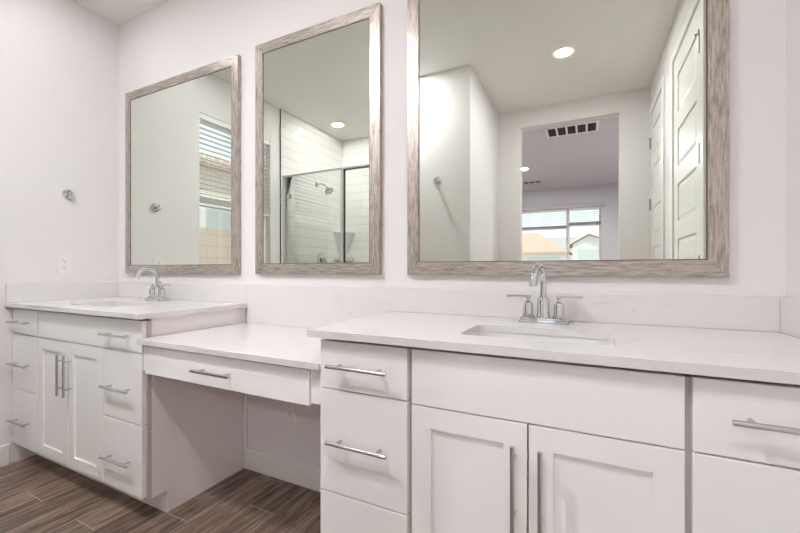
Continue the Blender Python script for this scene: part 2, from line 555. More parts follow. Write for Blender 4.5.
# ------------------------------------------------------------------ doors in the right wall
def panel_door(idx, y0, y1, top, hinge_at_low):
    """leaf with six stacked raised panels; its face is close to the room side"""
    xf = RX - 0.002      # room face
    root = bpy.data.objects.new('door_%d' % idx, None)
    root.location = (RX, (y0 + y1) / 2, 0)
    C.objects.link(root)
    root['kind'] = 'structure'
    g = 0.004
    a, b = y0 + 0.016 + g, y1 - 0.016 - g
    # panels
    tops = [2.375 - 0.358 * k for k in range(6)]
    ph = 0.245
    st = 0.105
    zt = top - 0.022
    bm = bmesh.new()
    bx(bm, xf + 0.010, xf + 0.034, a, b, 0.008, zt)                                  # core
    bx(bm, xf, xf + 0.012, a, a + st, 0.008, zt)
    bx(bm, xf, xf + 0.012, b - st, b, 0.008, zt)
    edges = [zt] + [t for tp in tops for t in (tp, tp - ph)] + [0.008]
    for k in range(0, len(edges), 2):
        bx(bm, xf, xf + 0.012, a + st, b - st, edges[k + 1], edges[k])
    for tp in tops:      # sloped raised field
        ya, yb, za, zb = a + st, b - st, tp - ph, tp
        loft(bm, [[(xf + 0.010, ya + 0.012, za + 0.012), (xf + 0.010, yb - 0.012, za + 0.012), (xf + 0.010, yb - 0.012, zb - 0.012), (xf + 0.010, ya + 0.012, zb - 0.012)],
                  [(xf + 0.003, ya + 0.034, za + 0.034), (xf + 0.003, yb - 0.034, za + 0.034), (xf + 0.003, yb - 0.034, zb - 0.034), (xf + 0.003, ya + 0.034, zb - 0.034)]])
    obj('door_leaf', bm, 'door_paint', root)
    # jamb lining
    bm = bmesh.new()
    bx(bm, xf + 0.002, RX + T, y0 + 0.001, y0 + 0.016, 0, top - 0.018)
    bx(bm, xf + 0.002, RX + T, y1 - 0.016, y1 - 0.001, 0, top - 0.018)
    bx(bm, xf + 0.002, RX + T, y0 + 0.001, y1 - 0.001, top - 0.018, top - 0.001)
    bx(bm, xf + 0.040, RX + T, y0 + 0.016, y1 - 0.016, 0, top - 0.018)      # closed stop behind the leaf
    obj('door_jamb', bm, 'trim_paint', root)
    # casing
    cw = 0.058
    lo = max(y0 - cw, FY + 0.001)
    bm = bmesh.new()
    for c0, c1, z0, z1 in ((lo, y0 + 0.006, 0, top + cw), (y1 - 0.006, y1 + cw, 0, top + cw), (y0 + 0.006, y1 - 0.006, top - 0.006, top + cw)):
        bx(bm, RX - 0.013, RX - 0.0005, c0, c1, z0, z1, bev=0.003)
    obj('door_casing', bm, 'trim_paint', root)
    hy = (y0 + 0.014) if hinge_at_low else (y1 - 0.014)
    for hz in (0.28, 1.12, 1.70, 2.27):
        bm = bmesh.new()
        tube(bm, [(xf - 0.008, hy, hz - 0.052), (xf - 0.008, hy, hz + 0.052)], 0.007, 12)
        bx(bm, xf - 0.007, xf + 0.002, hy - 0.014, hy + 0.014, hz - 0.048, hz + 0.048)
        part_label(obj('hinge', bm, 'hinge_metal', root, True), 'dark metal hinge')
    ky = (b - 0.07) if hinge_at_low else (a + 0.07)
    bm = bmesh.new()
    lathe(bm, [(0, 0.0), (0.032, 0.0), (0.032, -0.008), (0.012, -0.012), (0.011, -0.035), (0.026, -0.044), (0.029, -0.056), (0.020, -0.068), (0, -0.07)], (xf, ky, 0.94), 'X')
    obj('door_knob', bm, 'nickel', root, True)
    return root


d1 = panel_door(1, *D[0], hinge_at_low=False)
d1['label'] = 'white panelled door nearer the vanity, with a hinge-pin stop'
# the stop on its top hinge
bm = bmesh.new()
tube(bm, [(RX - 0.012, -0.957, 2.31), (RX - 0.012, -0.957, 2.335)], 0.009, 10)
tube(bm, [(RX - 0.012, -0.957, 2.325), (RX - 0.022, -0.98, 2.325)], 0.003, 8)
tube(bm, [(RX - 0.022, -0.98, 2.325), (RX - 0.024, -0.986, 2.325)], 0.006, 10)
obj('door_stop', bm, 'hinge_metal', d1, True)
d2 = panel_door(2, *D[1], hinge_at_low=True)
d2['label'] = 'white panelled door in the corner next to the open doorway'

# ------------------------------------------------------------------ windows
w1 = bpy.data.objects.new('window_1', None); w1.location = (-T, (WY0 + WY1) / 2, WZ0); C.objects.link(w1)
w1['kind'] = 'structure'; w1['label'] = 'white vinyl window in the left bathroom wall'
bm = bmesh.new()
fx0, fx1 = -T + 0.001, -0.065
fw = 0.045
bx(bm, fx0, fx1, WY0 + 0.001, WY0 + fw, WZ0 + 0.001, WZ1 - 0.001, bev=0.003)
bx(bm, fx0, fx1, WY1 - fw, WY1 - 0.001, WZ0 + 0.001, WZ1 - 0.001, bev=0.003)
bx(bm, fx0, fx1, WY0 + fw, WY1 - fw, WZ0 + 0.001, WZ0 + fw, bev=0.003)
bx(bm, fx0, fx1, WY0 + fw, WY1 - fw, WZ1 - fw, WZ1 - 0.001, bev=0.003)
obj('window_frame', bm, 'vinyl_white', w1)
obj('pane', B(-0.098, -0.092, WY0 + fw - 0.004, WY1 - fw + 0.004, WZ0 + fw - 0.004, WZ1 - fw + 0.004), 'window_glass', w1)

w2 = bpy.data.objects.new('window_2', None); w2.location = ((BWX0 + BWX1) / 2, BY - T, BWZ0); C.objects.link(w2)
w2['kind'] = 'structure'; w2['label'] = 'wide bedroom window of two panes in a grey frame'
bm = bmesh.new()
wy0, wy1 = BY - T + 0.001, BY - 0.05
fw2 = 0.04
MX0, MX1 = 2.536, 2.600
bx(bm, BWX0 + 0.001, BWX0 + fw2, wy0, wy1, BWZ0 + 0.001, BWZ1 - 0.001)
bx(bm, BWX1 - fw2, BWX1 - 0.001, wy0, wy1, BWZ0 + 0.001, BWZ1 - 0.001)
bx(bm, BWX0 + fw2, BWX1 - fw2, wy0, wy1, BWZ0 + 0.001, BWZ0 + fw2)
bx(bm, BWX0 + fw2, BWX1 - fw2, wy0, wy1, BWZ1 - fw2, BWZ1 - 0.001)
bx(bm, MX0, MX1, wy0, wy1, BWZ0 + fw2, BWZ1 - fw2)
obj('window_frame', bm, 'vinyl_greige', w2)
obj('pane', B(BWX0 + fw2 - 0.003, MX0 + 0.003, BY - 0.095, BY - 0.089, BWZ0 + fw2 - 0.003, BWZ1 - fw2 + 0.003), 'window_glass', w2)
obj('pane', B(MX1 - 0.003, BWX1 - fw2 + 0.003, BY - 0.095, BY - 0.089, BWZ0 + fw2 - 0.003, BWZ1 - fw2 + 0.003), 'window_glass', w2)


def slats(bm, along, a0, a1, c, z_lo, z_hi, pitch=0.043, w=0.046, tilt=8, th=0.0022):
    """stack of horizontal slats; along 'X' or 'Y'; c: centre across"""
    z = z_hi
    t = math.radians(tilt)
    while z > z_lo:
        dx, dz = math.cos(t) * w / 2, math.sin(t) * w / 2
        nx, nz = -math.sin(t) * th / 2, math.cos(t) * th / 2
        q = [(-dx - nx, -dz - nz), (dx - nx, dz - nz), (dx + nx, dz + nz), (-dx + nx, -dz + nz)]
        q = [(c + p[0], z + p[1]) for p in q]
        prism(bm, q, 'X' if along == 'X' else 'Y', a0, a1)
        z -= pitch
    return bm


# bathroom window blind, half lowered, its spare slats stacked on the bottom rail
bl = thing('window_blind', (-0.035, (WY0 + WY1) / 2, WZ1), 'white slatted blind half lowered in the bathroom window on the left wall', 'blind')
ya, yb = WY0 + 0.006, WY1 - 0.006
obj('headrail', B(-0.060, -0.004, ya, yb, WZ1 - 0.046, WZ1 - 0.002, bev=0.003), 'blind_white', bl)
obj('slats', slats(bmesh.new(), 'Y', ya, yb, -0.032, 1.74, WZ1 - 0.075, tilt=-4), 'blind_white', bl)
bm = bmesh.new()
slats(bm, 'Y', ya, yb, -0.032, 1.672, 1.722, pitch=0.0062, tilt=0, w=0.048)
part_label(obj('slat_stack', bm, 'blind_white', bl), 'gathered slats')
obj('bottom_rail', B(-0.057, -0.007, ya, yb, 1.645, 1.668, bev=0.003), 'blind_white', bl)
bm = bmesh.new()
for yy in (ya + 0.13, (ya + yb) / 2, yb - 0.13):
    tube(bm, [(-0.058, yy, 1.66), (-0.058, yy, WZ1 - 0.05)], 0.0011, 6)
    tube(bm, [(-0.006, yy, 1.66), (-0.006, yy, WZ1 - 0.05)], 0.0011, 6)
obj('ladder_cords', bm, 'blind_white', bl)


def bedroom_blind(x0, x1, zrail, ztop_stack, label, mt):
    o = thing('window_blind', ((x0 + x1) / 2, BY - 0.02, 2.37), label, 'blind', 'blinds in the bedroom window')
    c = BY - 0.034
    obj('headrail', B(x0, x1, c - 0.026, c + 0.026, 2.335, 2.395), mt, o)
    obj('slats', slats(bmesh.new(), 'X', x0, x1, c, ztop_stack + 0.02, 2.325, tilt=4), mt, o)
    bm = bmesh.new()
    slats(bm, 'X', x0, x1, c, zrail + 0.022, ztop_stack, pitch=0.006, tilt=0)
    obj('slat_stack', bm, 'blind_greige', o)
    obj('bottom_rail', B(x0, x1, c - 0.025, c + 0.025, zrail, zrail + 0.02, bev=0.003), 'blind_greige', o)
    for f in (0.22, 0.80):
        obj('ladder_cord', tube(bmesh.new(), [(x0 + (x1 - x0) * f, c + 0.027, zrail + 0.01), (x0 + (x1 - x0) * f, c + 0.027, 2.36)], 0.0035, 6), 'blind_white', o)
    return o


bedroom_blind(BWX0 + 0.006, MX0 + 0.012, 1.95, 2.026, 'wider slatted blind over the left pane of the bedroom window', 'blind_white')
o = bedroom_blind(MX1 - 0.012 + 0.004, BWX1 - 0.006, 2.00, 2.08, 'narrow slatted blind over the right pane of the bedroom window', 'blind_white')
bm = bmesh.new()
tube(bm, [(3.06, BY + 0.014, 2.34), (3.06, BY + 0.014, 1.86)], 0.002, 6)
lathe(bm, [(0, 0), (0.007, 0.003), (0.005, 0.03), (0, 0.034)], (3.06, BY + 0.014, 1.83))
obj('pull_cord', bm, 'blind_white', o, True)
obj_val = obj('blind_valance', B(0.80, 3.257, BY + 0.001, BY + 0.065, 2.372, 2.452, bev=0.006), 'valance_greige', origin=(2.0, BY, 2.40))
tag(obj_val, 'long greige valance across the top of the bedroom window', 'valance')

# ------------------------------------------------------------------ shower
struct('wall_shower_left', B(0.0005, 0.010, FY + 0.0105, -1.602, 0, H - 0.0005), 'shower_tile_y', label='white glazed tile on the left side of the shower')
struct('wall_shower_far', B(0.0005, AX0 - 0.0005, FY + 0.0005, FY + 0.010, 0, H - 0.0005), 'shower_tile_x', label='white glazed tile across the end of the shower')
struct('wall_shower_right', B(AX0 - 0.010, AX0 - 0.0005, FY + 0.0105, -1.63, 0, H - 0.0005), 'shower_tile_y')
struct('trim_2', B(0.0005, 0.012, -1.6015, -1.595, 0, H - 0.0005), 'dark_metal', label='dark metal edge strip where the shower tile stops')
SY = -1.640
obj_c = struct('trim_3', B(0.012, AX0 - 0.012, SY - 0.06, SY + 0.035, 0.0, 0.11, bev=0.006), 'porcelain', label='raised curb under the shower glass')

en = thing('shower_enclosure', (0.72, SY, 0.11), 'framed clear glass shower screen and door against the left wall', 'shower screen')
zb, zt = 0.112, 2.105
bm = bmesh.new()
bx(bm, 0.0115, 0.034, SY - 0.014, SY + 0.014, zb, zt - 0.002, bev=0.002)          # wall jamb
bx(bm, 0.760, 0.785, SY - 0.014, SY + 0.014, zb, zt - 0.002, bev=0.002)           # post
bx(bm, AX0 - 0.034, AX0 - 0.0115, SY - 0.014, SY + 0.014, zb, zt - 0.002, bev=0.002)
bx(bm, 0.034, 0.760, SY - 0.010, SY + 0.010, zb, zb + 0.022, bev=0.002)
bx(bm, 0.785, AX0 - 0.034, SY - 0.014, SY + 0.014, zb, zb + 0.012, bev=0.002)
bx(bm, 0.034, 0.760, SY - 0.008, SY + 0.008, zt - 0.016, zt - 0.002, bev=0.002)
bx(bm, 0.785, AX0 - 0.034, SY - 0.014, SY + 0.014, zt - 0.020, zt - 0.002, bev=0.002)
obj('metal_frame', bm, 'satin_frame', en)
obj('glass_panel', B(0.030, 0.764, SY - 0.004, SY + 0.004, zb + 0.018, zt - 0.012), 'shower_glass', en)
dr = obj('shower_door', B(0.800, AX0 - 0.045, SY - 0.004, SY + 0.004, zb + 0.024, zt - 0.032), 'shower_glass', en)
bm = bmesh.new()
bx(bm, 0.794, 0.800, SY - 0.010, SY + 0.010, zb + 0.014, zt - 0.022)
bx(bm, AX0 - 0.047, AX0 - 0.041, SY - 0.010, SY + 0.010, zb + 0.014, zt - 0.022)
bx(bm, 0.800, AX0 - 0.047, SY - 0.010, SY + 0.010, zt - 0.032, zt - 0.024)
obj('dark_gasket', bm, 'gasket', dr)
bm = bmesh.new()
tube(bm, [(0.86, SY + 0.06, 0.92), (0.86, SY + 0.06, 1.06)], 0.008, 12)
tube(bm, [(0.86, SY + 0.005, 0.94), (0.86, SY + 0.06, 0.94)], 0.006, 10)
tube(bm, [(0.86, SY + 0.005, 1.04), (0.86, SY + 0.06, 1.04)], 0.006, 10)
obj('pull_handle', bm, 'nickel', dr, True)
bm = bmesh.new()
bx(bm, 0.060, 0.105, SY + 0.0045, SY + 0.010, 1.855, 1.90, bev=0.002)
bx(bm, 0.060, 0.105, SY - 0.010, SY - 0.0045, 1.855, 1.90, bev=0.002)
obj('glass_clip', bm, 'chrome', en)

# shower head on a bent arm
sx = 0.0105
sh = thing('overhead_shower', (sx, -2.20, 2.12), 'chrome shower head on a bent arm from the tiled left wall', 'shower head')
bm = bmesh.new()
lathe(bm, [(0, 0), (0.030, 0), (0.028, 0.007), (0.012, 0.012), (0, 0.012)], (sx, -2.20, 2.12), 'X')
obj('escutcheon', bm, 'chrome', sh, True)
bm = bmesh.new()
arm = [(sx + 0.008, -2.20, 2.12), (0.06, -2.20, 2.125), (0.10, -2.20, 2.118), (0.135, -2.20, 2.098), (0.16, -2.20, 2.072)]
tube(bm, arm, 0.0095, 12)
obj('shower_arm', bm, 'chrome', sh, True)
dirv = Vector((0.6, 0, -0.8)).normalized()
p0 = Vector(arm[-1])
bm = bmesh.new()
lathe(bm, [(0, 0), (0.013, 0), (0.016, 0.018), (0.022, 0.028), (0.052, 0.05), (0.056, 0.062), (0.050, 0.070), (0, 0.068)])
bmesh.ops.rotate(bm, verts=bm.verts[:], cent=(0, 0, 0), matrix=Vector((0, 0, 1)).rotation_difference(dirv).to_matrix())
bmesh.ops.translate(bm, verts=bm.verts[:], vec=p0 - dirv * 0.004)
hd = obj('spray_head', bm, 'nickel', sh, True)

va = thing('shower_valve', (sx, -2.29, 1.22), 'round chrome shower valve with a lever on the tiled left wall', 'valve')
bm = bmesh.new()
lathe(bm, [(0, 0), (0.085, 0), (0.083, 0.006), (0.060, 0.012), (0.040, 0.014), (0, 0.014)], (sx, -2.29, 1.22), 'X', 36)
obj('valve_plate', bm, 'chrome', va, True)
bm = bmesh.new()
lathe(bm, [(0, 0.012), (0.026, 0.012), (0.024, 0.05), (0.018, 0.062), (0, 0.064)], (sx, -2.29, 1.22), 'X')
hb = obj('valve_hub', bm, 'chrome', va, True)
bm = bmesh.new()
tube(bm, [(sx + 0.05, -2.29, 1.22), (sx + 0.058, -2.315, 1.19), (sx + 0.062, -2.34, 1.155)], [0.008, 0.007, 0.006], 10)
obj('valve_lever', bm, 'chrome', hb, True)

# ceramic corner shelves in the shower
def corner_shelf(z, r, depth, label, cups):
    cx, cy = 0.0108, FY + 0.0108
    s = thing('corner_shelf', (cx, cy, z), label, 'shelf', 'ceramic shelves in the shower corner')

    def arc(rr):
        return [(cx, cy)] + [(cx + rr * math.cos(a), cy + rr * math.sin(a)) for a in [math.pi / 2 * k / 12 for k in range(13)]]
    bm = bmesh.new()
    prism(bm, arc(r), 'Z', z - 0.022, z, bev=0.003)
    obj('shelf_plate', bm, 'porcelain', s)
    bm = bmesh.new()
    rings = []
    for t in range(6):
        f = t / 5
        rr = (r - 0.012) * (1 - 0.55 * f)
        rings.append([(p[0], p[1], z - 0.0225 - depth * f) for p in arc(rr)])
    loft(bm, rings)
    obj('shelf_bracket', bm, 'porcelain', s, True)
    return s


corner_shelf(1.585, 0.20, 0.26, 'larger white ceramic corner shelf in the shower, above the soap shelf', False)
corner_shelf(1.245, 0.19, 0.05, 'lower white ceramic soap shelf in the shower corner', True)

# ------------------------------------------------------------------ recessed ceiling lights


def downlight(x, y, label, lens):
    o = thing('ceiling_downlight', (x, y, H), label, 'ceiling light', 'recessed ceiling lights')
    bm = bmesh.new()
    lathe(bm, [(0.094, -0.0005), (0.096, -0.004), (0.078, -0.007), (0.076, -0.0005)], (x, y, H), n=40)
    obj('trim_ring', bm, 'vent_white', o, True)
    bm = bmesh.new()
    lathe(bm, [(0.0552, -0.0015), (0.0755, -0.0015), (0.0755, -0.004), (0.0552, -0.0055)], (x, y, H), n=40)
    part_label(obj('lamp_glow_ring', bm, 'lamp_rim_glow', o, True), 'inner ring with a painted warm glow')
    bm = bmesh.new()
    lathe(bm, [(0, -0.0015), (0.055, -0.0015), (0.055, -0.005), (0, -0.0065)], (x, y, H), n=40)
    part_label(obj('lamp_lens', bm, lens, o, True), 'glowing white lens')
    return o


downlight(2.770, -1.770, 'round recessed ceiling light in the passage, its glow in the largest mirror', 'passage_lens')
downlight(0.440, -0.560, 'round recessed ceiling light close to the left wall, above the left vanity', 'corner_lens')
downlight(1.400, -1.480, 'added round recessed ceiling light, out of view over the middle of the bathroom floor', 'middle_fill_lens')  # added fill lamp, placed where no mirror shows it
downlight(0.300, -2.229, 'round recessed ceiling light over the shower', 'shower_lens')
downlight(3.900, -4.400, 'added round recessed ceiling light at the right of the bedroom, unseen past the doorway edge', 'bedroom_lens')  # added to brighten the bedroom, hidden by the doorway
downlight(0.600, -4.400, 'added round recessed ceiling light at the left of the bedroom, unseen past the doorway edge', 'bedroom_lens')  # second added bedroom lamp, also hidden, only for brightness
downlight(1.970, -5.271, 'round recessed ceiling light in the bedroom beyond the doorway', 'bedroom_lens')

# ------------------------------------------------------------------ ceiling vents in the bedroom
vt = thing('ceiling_vent', (2.765, -3.62, H), 'large white return vent with five dark openings on the bedroom ceiling', 'vent')
x0, x1, y0, y1 = 2.47, 3.06, -3.79, -3.44
bm = bmesh.new()
zf = H - 0.012
bx(bm, x0, x1, y0, y0 + 0.024, zf, H - 0.0005, bev=0.002)
bx(bm, x0, x1, y1 - 0.024, y1, zf, H - 0.0005, bev=0.002)
n = 5
w = 0.022
cell = (x1 - x0 - 0.06 - (n - 1) * w) / n
xx = x0
bx(bm, x0, x0 + 0.03, y0 + 0.024, y1 - 0.024, zf, H - 0.0005)
bx(bm, x1 - 0.03, x1, y0 + 0.024, y1 - 0.024, zf, H - 0.0005)
for k in range(1, n):
    xa = x0 + 0.03 + k * cell + (k - 1) * w
    bx(bm, xa, xa + w, y0 + 0.024, y1 - 0.024, zf, H - 0.0005)
obj('vent_frame', bm, 'vent_white', vt)
bm = bmesh.new()
bx(bm, x0 + 0.03, x1 - 0.03, y0 + 0.024, y1 - 0.024, H - 0.003, H - 0.0005)
k = y0 + 0.045
while k < y1 - 0.045:
    bx(bm, x0 + 0.03, x1 - 0.03, k, k + 0.0015, H - 0.010, H - 0.003)
    k += 0.012
part_label(obj('vent_grille', bm, 'vent_dark', vt), 'dark grille')
vt = thing('ceiling_vent', (1.967, -6.35, H), 'small supply vent further back on the bedroom ceiling', 'vent')
bm = bmesh.new()
bx(bm, 1.79, 2.14, -6.46, -6.43, zf, H - 0.0005); bx(bm, 1.79, 2.14, -6.27, -6.24, zf, H - 0.0005)
for xa in (1.79, 1.895, 2.01, 2.12):
    bx(bm, xa, xa + 0.02, -6.43, -6.27, zf, H - 0.0005)
obj('vent_frame', bm, 'bedroom_daylight_tint', vt)
part_label(obj('vent_grille', B(1.81, 2.12, -6.43, -6.27, H - 0.003, H - 0.0005), 'vent_dark', vt), 'dark grille')


# ------------------------------------------------------------------ framed mirrors
def mirror(x0, x1, z0, z1, label):
    t, w = 0.024, 0.053
    gy = -0.0200
    o = thing('framed_mirror', ((x0 + x1) / 2, 0, z0), label, 'mirror', 'framed mirrors over the vanities')
    ya, yb = -t, -0.0006
    for side in range(4):
        bm = bmesh.new()
        if side == 0:   pts = [(x0, z0), (x1, z0), (x1 - w, z0 + w), (x0 + w, z0 + w)]
        elif side == 1: pts = [(x0, z1), (x1, z1), (x1 - w, z1 - w), (x0 + w, z1 - w)]
        elif side == 2: pts = [(x0, z0), (x0, z1), (x0 + w, z1 - w), (x0 + w, z0 + w)]
        else:           pts = [(x1, z0), (x1, z1), (x1 - w, z1 - w), (x1 - w, z0 + w)]
        prism(bm, pts, 'Y', ya, yb, bev=0.0012)
        obj('frame_rail', bm, 'frame_grain_across' if side < 2 else 'frame_grain_up', o)
    bm = B(x0 + w + 0.0004, x1 - w - 0.0004, gy, -0.0008, z0 + w + 0.0004, z1 - w - 0.0004)
    obj('mirror_glass', bm, 'mirror_silver', o)
    bm = bmesh.new()
    q = 0.0035
    for a, b, c, d in ((x0 + w, x1 - w, z0 + w, z0 + w + q), (x0 + w, x1 - w, z1 - w - q, z1 - w), (x0 + w, x0 + w + q, z0 + w + q, z1 - w - q), (x1 - w - q, x1 - w, z0 + w + q, z1 - w - q)):
        bx(bm, a + 0.0001, b - 0.0001, gy - 0.0012, gy - 0.0003, c + 0.0001, d - 0.0001)
    part_label(obj('edge_shade_strip', bm, 'gap_shade', o), 'thin dark strip painted as shade on the inner edge')  # dark strip drawn for the shade and reflected gap at the glass edge
    return o


mirror(0.122, 1.198, 1.073, 2.295, 'wood-toned framed mirror above the left vanity, nearest the corner')
mirror(1.329, 2.098, 1.076, 2.307, 'narrow framed mirror above the desk, reflecting the glass shower')
mirror(2.235, 3.333, 1.077, 2.320, 'large framed mirror above the right vanity, reflecting doors and an open doorway')

# ------------------------------------------------------------------ countertops, sinks
ZC = 0.913
TH = 0.022


def basin(x0, x1, y0, y1, label):
    s = thing('undermount_sink', ((x0 + x1) / 2, (y0 + y1) / 2, ZC - TH - 0.14), label, 'sink', 'undermount sinks')
    zt = ZC - TH - 0.0006

    def ring(g, z, r):
        return [(p[0], p[1], z) for p in rrect(x0 - g, x1 + g, y0 - g, y1 + g, r)]
    bm = bmesh.new()
    loft(bm, [ring(0.018, zt, 0.045), ring(0.004, zt, 0.032), ring(0.000, zt - 0.03, 0.032), ring(-0.010, zt - 0.10, 0.035),
              ring(-0.030, zt - 0.125, 0.035), ring(-0.07, zt - 0.130, 0.03)], False, True)
    loft_out = [ring(0.018, zt, 0.045), ring(0.018, zt - 0.012, 0.045), ring(0.010, zt - 0.03, 0.04), ring(0.0, zt - 0.11, 0.035), ring(-0.06, zt - 0.142, 0.03)]
    loft(bm, loft_out, False, True)
    bmesh.ops.remove_doubles(bm, verts=bm.verts[:], dist=1e-5)
    bmesh.ops.recalc_face_normals(bm, faces=bm.faces[:])
    obj('basin', bm, 'porcelain', s, True)
    bm = bmesh.new()
    lathe(bm, [(0, 0.0), (0.026, 0.0), (0.027, 0.003), (0.020, 0.005), (0.018, 0.002), (0, 0.001)], ((x0 + x1) / 2, (y0 + y1) / 2, zt - 0.1298))
    obj('drain', bm, 'chrome', s, True)
    return s


def counter(x0, x1, y0, hole, label, splash_boxes):
    o = thing('vanity_countertop', ((x0 + x1) / 2, y0 / 2, ZC - TH), label, 'countertop', 'white quartz countertops')
    bm = bmesh.new()
    slab_with_hole(bm, [(x0, y0), (x1, y0), (x1, -0.001), (x0, -0.001)], rrect(*hole, 0.028), ZC - TH, ZC)
    obj('slab', bm, 'quartz', o)
    for nm, b in splash_boxes:
        obj(nm, B(*b, bev=0.0012), 'quartz', o)
    return o


HL = (0.41, 0.81, -0.466, -0.24)
HR = (2.605, 3.005, -0.466, -0.24)
ST = 1.018
counter(0.0015, 1.262, -0.583, HL, 'white quartz countertop of the left vanity with low backsplash', [
    ('backsplash', (0.0175, 1.2622, -0.0165, -0.001, ZC + 0.0004, ST)),
    ('side_splash', (0.0015, 0.0170, -0.580, -0.001, ZC + 0.0004, ST))])
counter(2.155, RX - 0.0015, -0.592, HR, 'white quartz countertop of the right vanity, larger in view', [
    ('backsplash', (2.155, RX - 0.0175, -0.0165, -0.001, ZC + 0.0004, ST)),
    ('side_splash', (RX - 0.017, RX - 0.0015, -0.588, -0.001, ZC + 0.0004, ST))])
basin(*HL, 'white rectangular undermount sink in the left vanity')
basin(*HR, 'white rectangular undermount sink in the right vanity')
ZD = 0.807
dk = thing('desk_countertop', (1.71, -0.28, ZD - TH), 'lower white quartz desk top between the two vanities', 'countertop')
obj('slab', B(1.2365, 2.1885, -0.576, -0.001, ZD - TH, ZD, bev=0.0012), 'quartz', dk)
bm = bmesh.new()
bx(bm, 1.2626, 2.1546, -0.0165, -0.001, ZD + 0.0004, ST, bev=0.0012)
obj('backsplash', bm, 'quartz', dk)


# ------------------------------------------------------------------ cabinets
def bar_pull(c, length, axis, parent, y_face, drop=0.031, name='handle'):
    """round bar pull; c = (x, z) centre on a face at y_face"""
    x, z = c
    yb = y_face - drop
    bm = bmesh.new()
    r = 0.0058
    if axis == 'X':
        tube(bm, [(x - length / 2, yb, z), (x + length / 2, yb, z)], r, 16)
        for s in (-1, 1):
            px = x + s * (length / 2 - 0.034)
            tube(bm, [(px, y_face + 0.0002, z), (px, yb, z)], 0.0048, 12)
    else:
        tube(bm, [(x, yb, z - length / 2), (x, yb, z + length / 2)], r, 16)
        for s in (-1, 1):
            pz = z + s * (length / 2 - 0.034)
            tube(bm, [(x, y_face + 0.0002, pz), (x, yb, pz)], 0.0048, 12)
    return obj(name, bm, 'nickel', parent, True)


def flat_front(name, x0, x1, z0, z1, yf, parent, handle=None):
    o = obj(name, B(x0, x1, yf, yf + 0.0195, z0, z1, bev=0.0014), 'cabinet_paint', parent)
    if handle:
        bar_pull((handle[0], handle[1]), handle[2], 'X', o, yf)
    return o


def shaker_door(x0, x1, z0, z1, yf, parent, hx, hz, hl):
    w = 0.056
    bm = bmesh.new()
    bx(bm, x0, x0 + w, yf, yf + 0.0195, z0, z1, bev=0.0012)
    bx(bm, x1 - w, x1, yf, yf + 0.0195, z0, z1, bev=0.0012)
    bx(bm, x0 + w - 0.0005, x1 - w + 0.0005, yf, yf + 0.0195, z0, z0 + w, bev=0.0004)
    bx(bm, x0 + w - 0.0005, x1 - w + 0.0005, yf, yf + 0.0195, z1 - w, z1, bev=0.0004)
    bx(bm, x0 + w - 0.006, x1 - w + 0.006, yf + 0.0085, yf + 0.015, z0 + w - 0.006, z1 - w + 0.006)
    o = obj('door', bm, 'cabinet_paint', parent)
    bar_pull((hx, hz), hl, 'Z', o, yf)
    return o


def carcass(x0, x1, yfr, parent, side_mat_left=False):
    """yfr: face-frame front plane; notched toe kick"""
    zt = ZC - TH - 0.0006
    bm = bmesh.new()
    prof = [(-0.0025, 0.0008), (yfr + 0.085, 0.0008), (yfr + 0.085, 0.100), (yfr + 0.019, 0.100), (yfr + 0.019, zt), (-0.0025, zt)]
    prof_l = prof
    # side panels as boards, the cavity closed behind the fronts
    prism(bm, prof, 'X', x0, x0 + 0.016, bev=0.0006)
    sides = obj('side_panel', bm, 'cabinet_side', parent)
    obj('side_panel', prism(bmesh.new(), prof, 'X', x1 - 0.016, x1, bev=0.0006), 'cabinet_side', parent)
    bm = bmesh.new()
    bx(bm, x0 + 0.0165, x1 - 0.0165, yfr + 0.085, yfr + 0.097, 0.0008, 0.099)       # toe board
    bx(bm, x0 + 0.0165, x1 - 0.0165, yfr + 0.02, -0.0165, 0.100, 0.114)              # deck
    bx(bm, x0 + 0.0165, x1 - 0.0165, -0.016, -0.0025, 0.115, zt)                     # back
    part_label(obj('toe_kick_and_deck', bm, 'cabinet_paint', parent), 'recessed toe kick and inner boards')
    return sides


def face_frame(x0, x1, yfr, parent, stiles, rails):
    zt = 0.8765
    bm = bmesh.new()
    for a, b in stiles:
        bx(bm, a, b, yfr, yfr + 0.0185, 0.100, zt)
    for a, b, c, d in rails:
        bx(bm, a, b, yfr + 0.0002, yfr + 0.0183, c, d)
    return obj('face_frame', bm, 'frame_seam_shade', parent)


# ---- left vanity
YF = -0.550
FR = YF + 0.0200
lv = thing('vanity_cabinet', (0.62, -0.28, 0), 'white left vanity cabinet with toe kick under the raised countertop', 'cabinet', 'white vanity cabinets')
carcass(0.0025, 1.2325, FR, lv)
face_frame(0, 1.23, FR, lv, [(0.0025, 0.030), (0.275, 0.315), (0.925, 0.965), (1.1905, 1.2325)],
           [(0.03, 1.1905, 0.100, 0.135), (0.03, 1.1905, 0.715, 0.757), (0.03, 1.1905, 0.855, 0.8763), (0.03, 0.275, 0.41, 0.445), (0.965, 1.1905, 0.41, 0.445)])
HLn = 0.205
Z0 = 0.116
flat_front('drawer', 0.004, 0.2915, 0.741, 0.878, YF, lv, (0.130, 0.808, HLn))
flat_front('drawer', 0.004, 0.2915, 0.4315, 0.7350, YF, lv, (0.130, 0.573, HLn))
flat_front('drawer', 0.004, 0.2915, Z0, 0.4255, YF, lv, (0.130, 0.256, HLn))
flat_front('drawer', 0.2975, 1.229, 0.741, 0.878, YF, lv, (1.060, 0.808, HLn))
flat_front('drawer', 0.931, 1.229, 0.4315, 0.7350, YF, lv, (1.068, 0.573, HLn))
flat_front('drawer', 0.931, 1.229, Z0, 0.4255, YF, lv, (1.068, 0.256, HLn))
shaker_door(0.2975, 0.6100, Z0, 0.735, YF, lv, 0.580, 0.577, HLn)
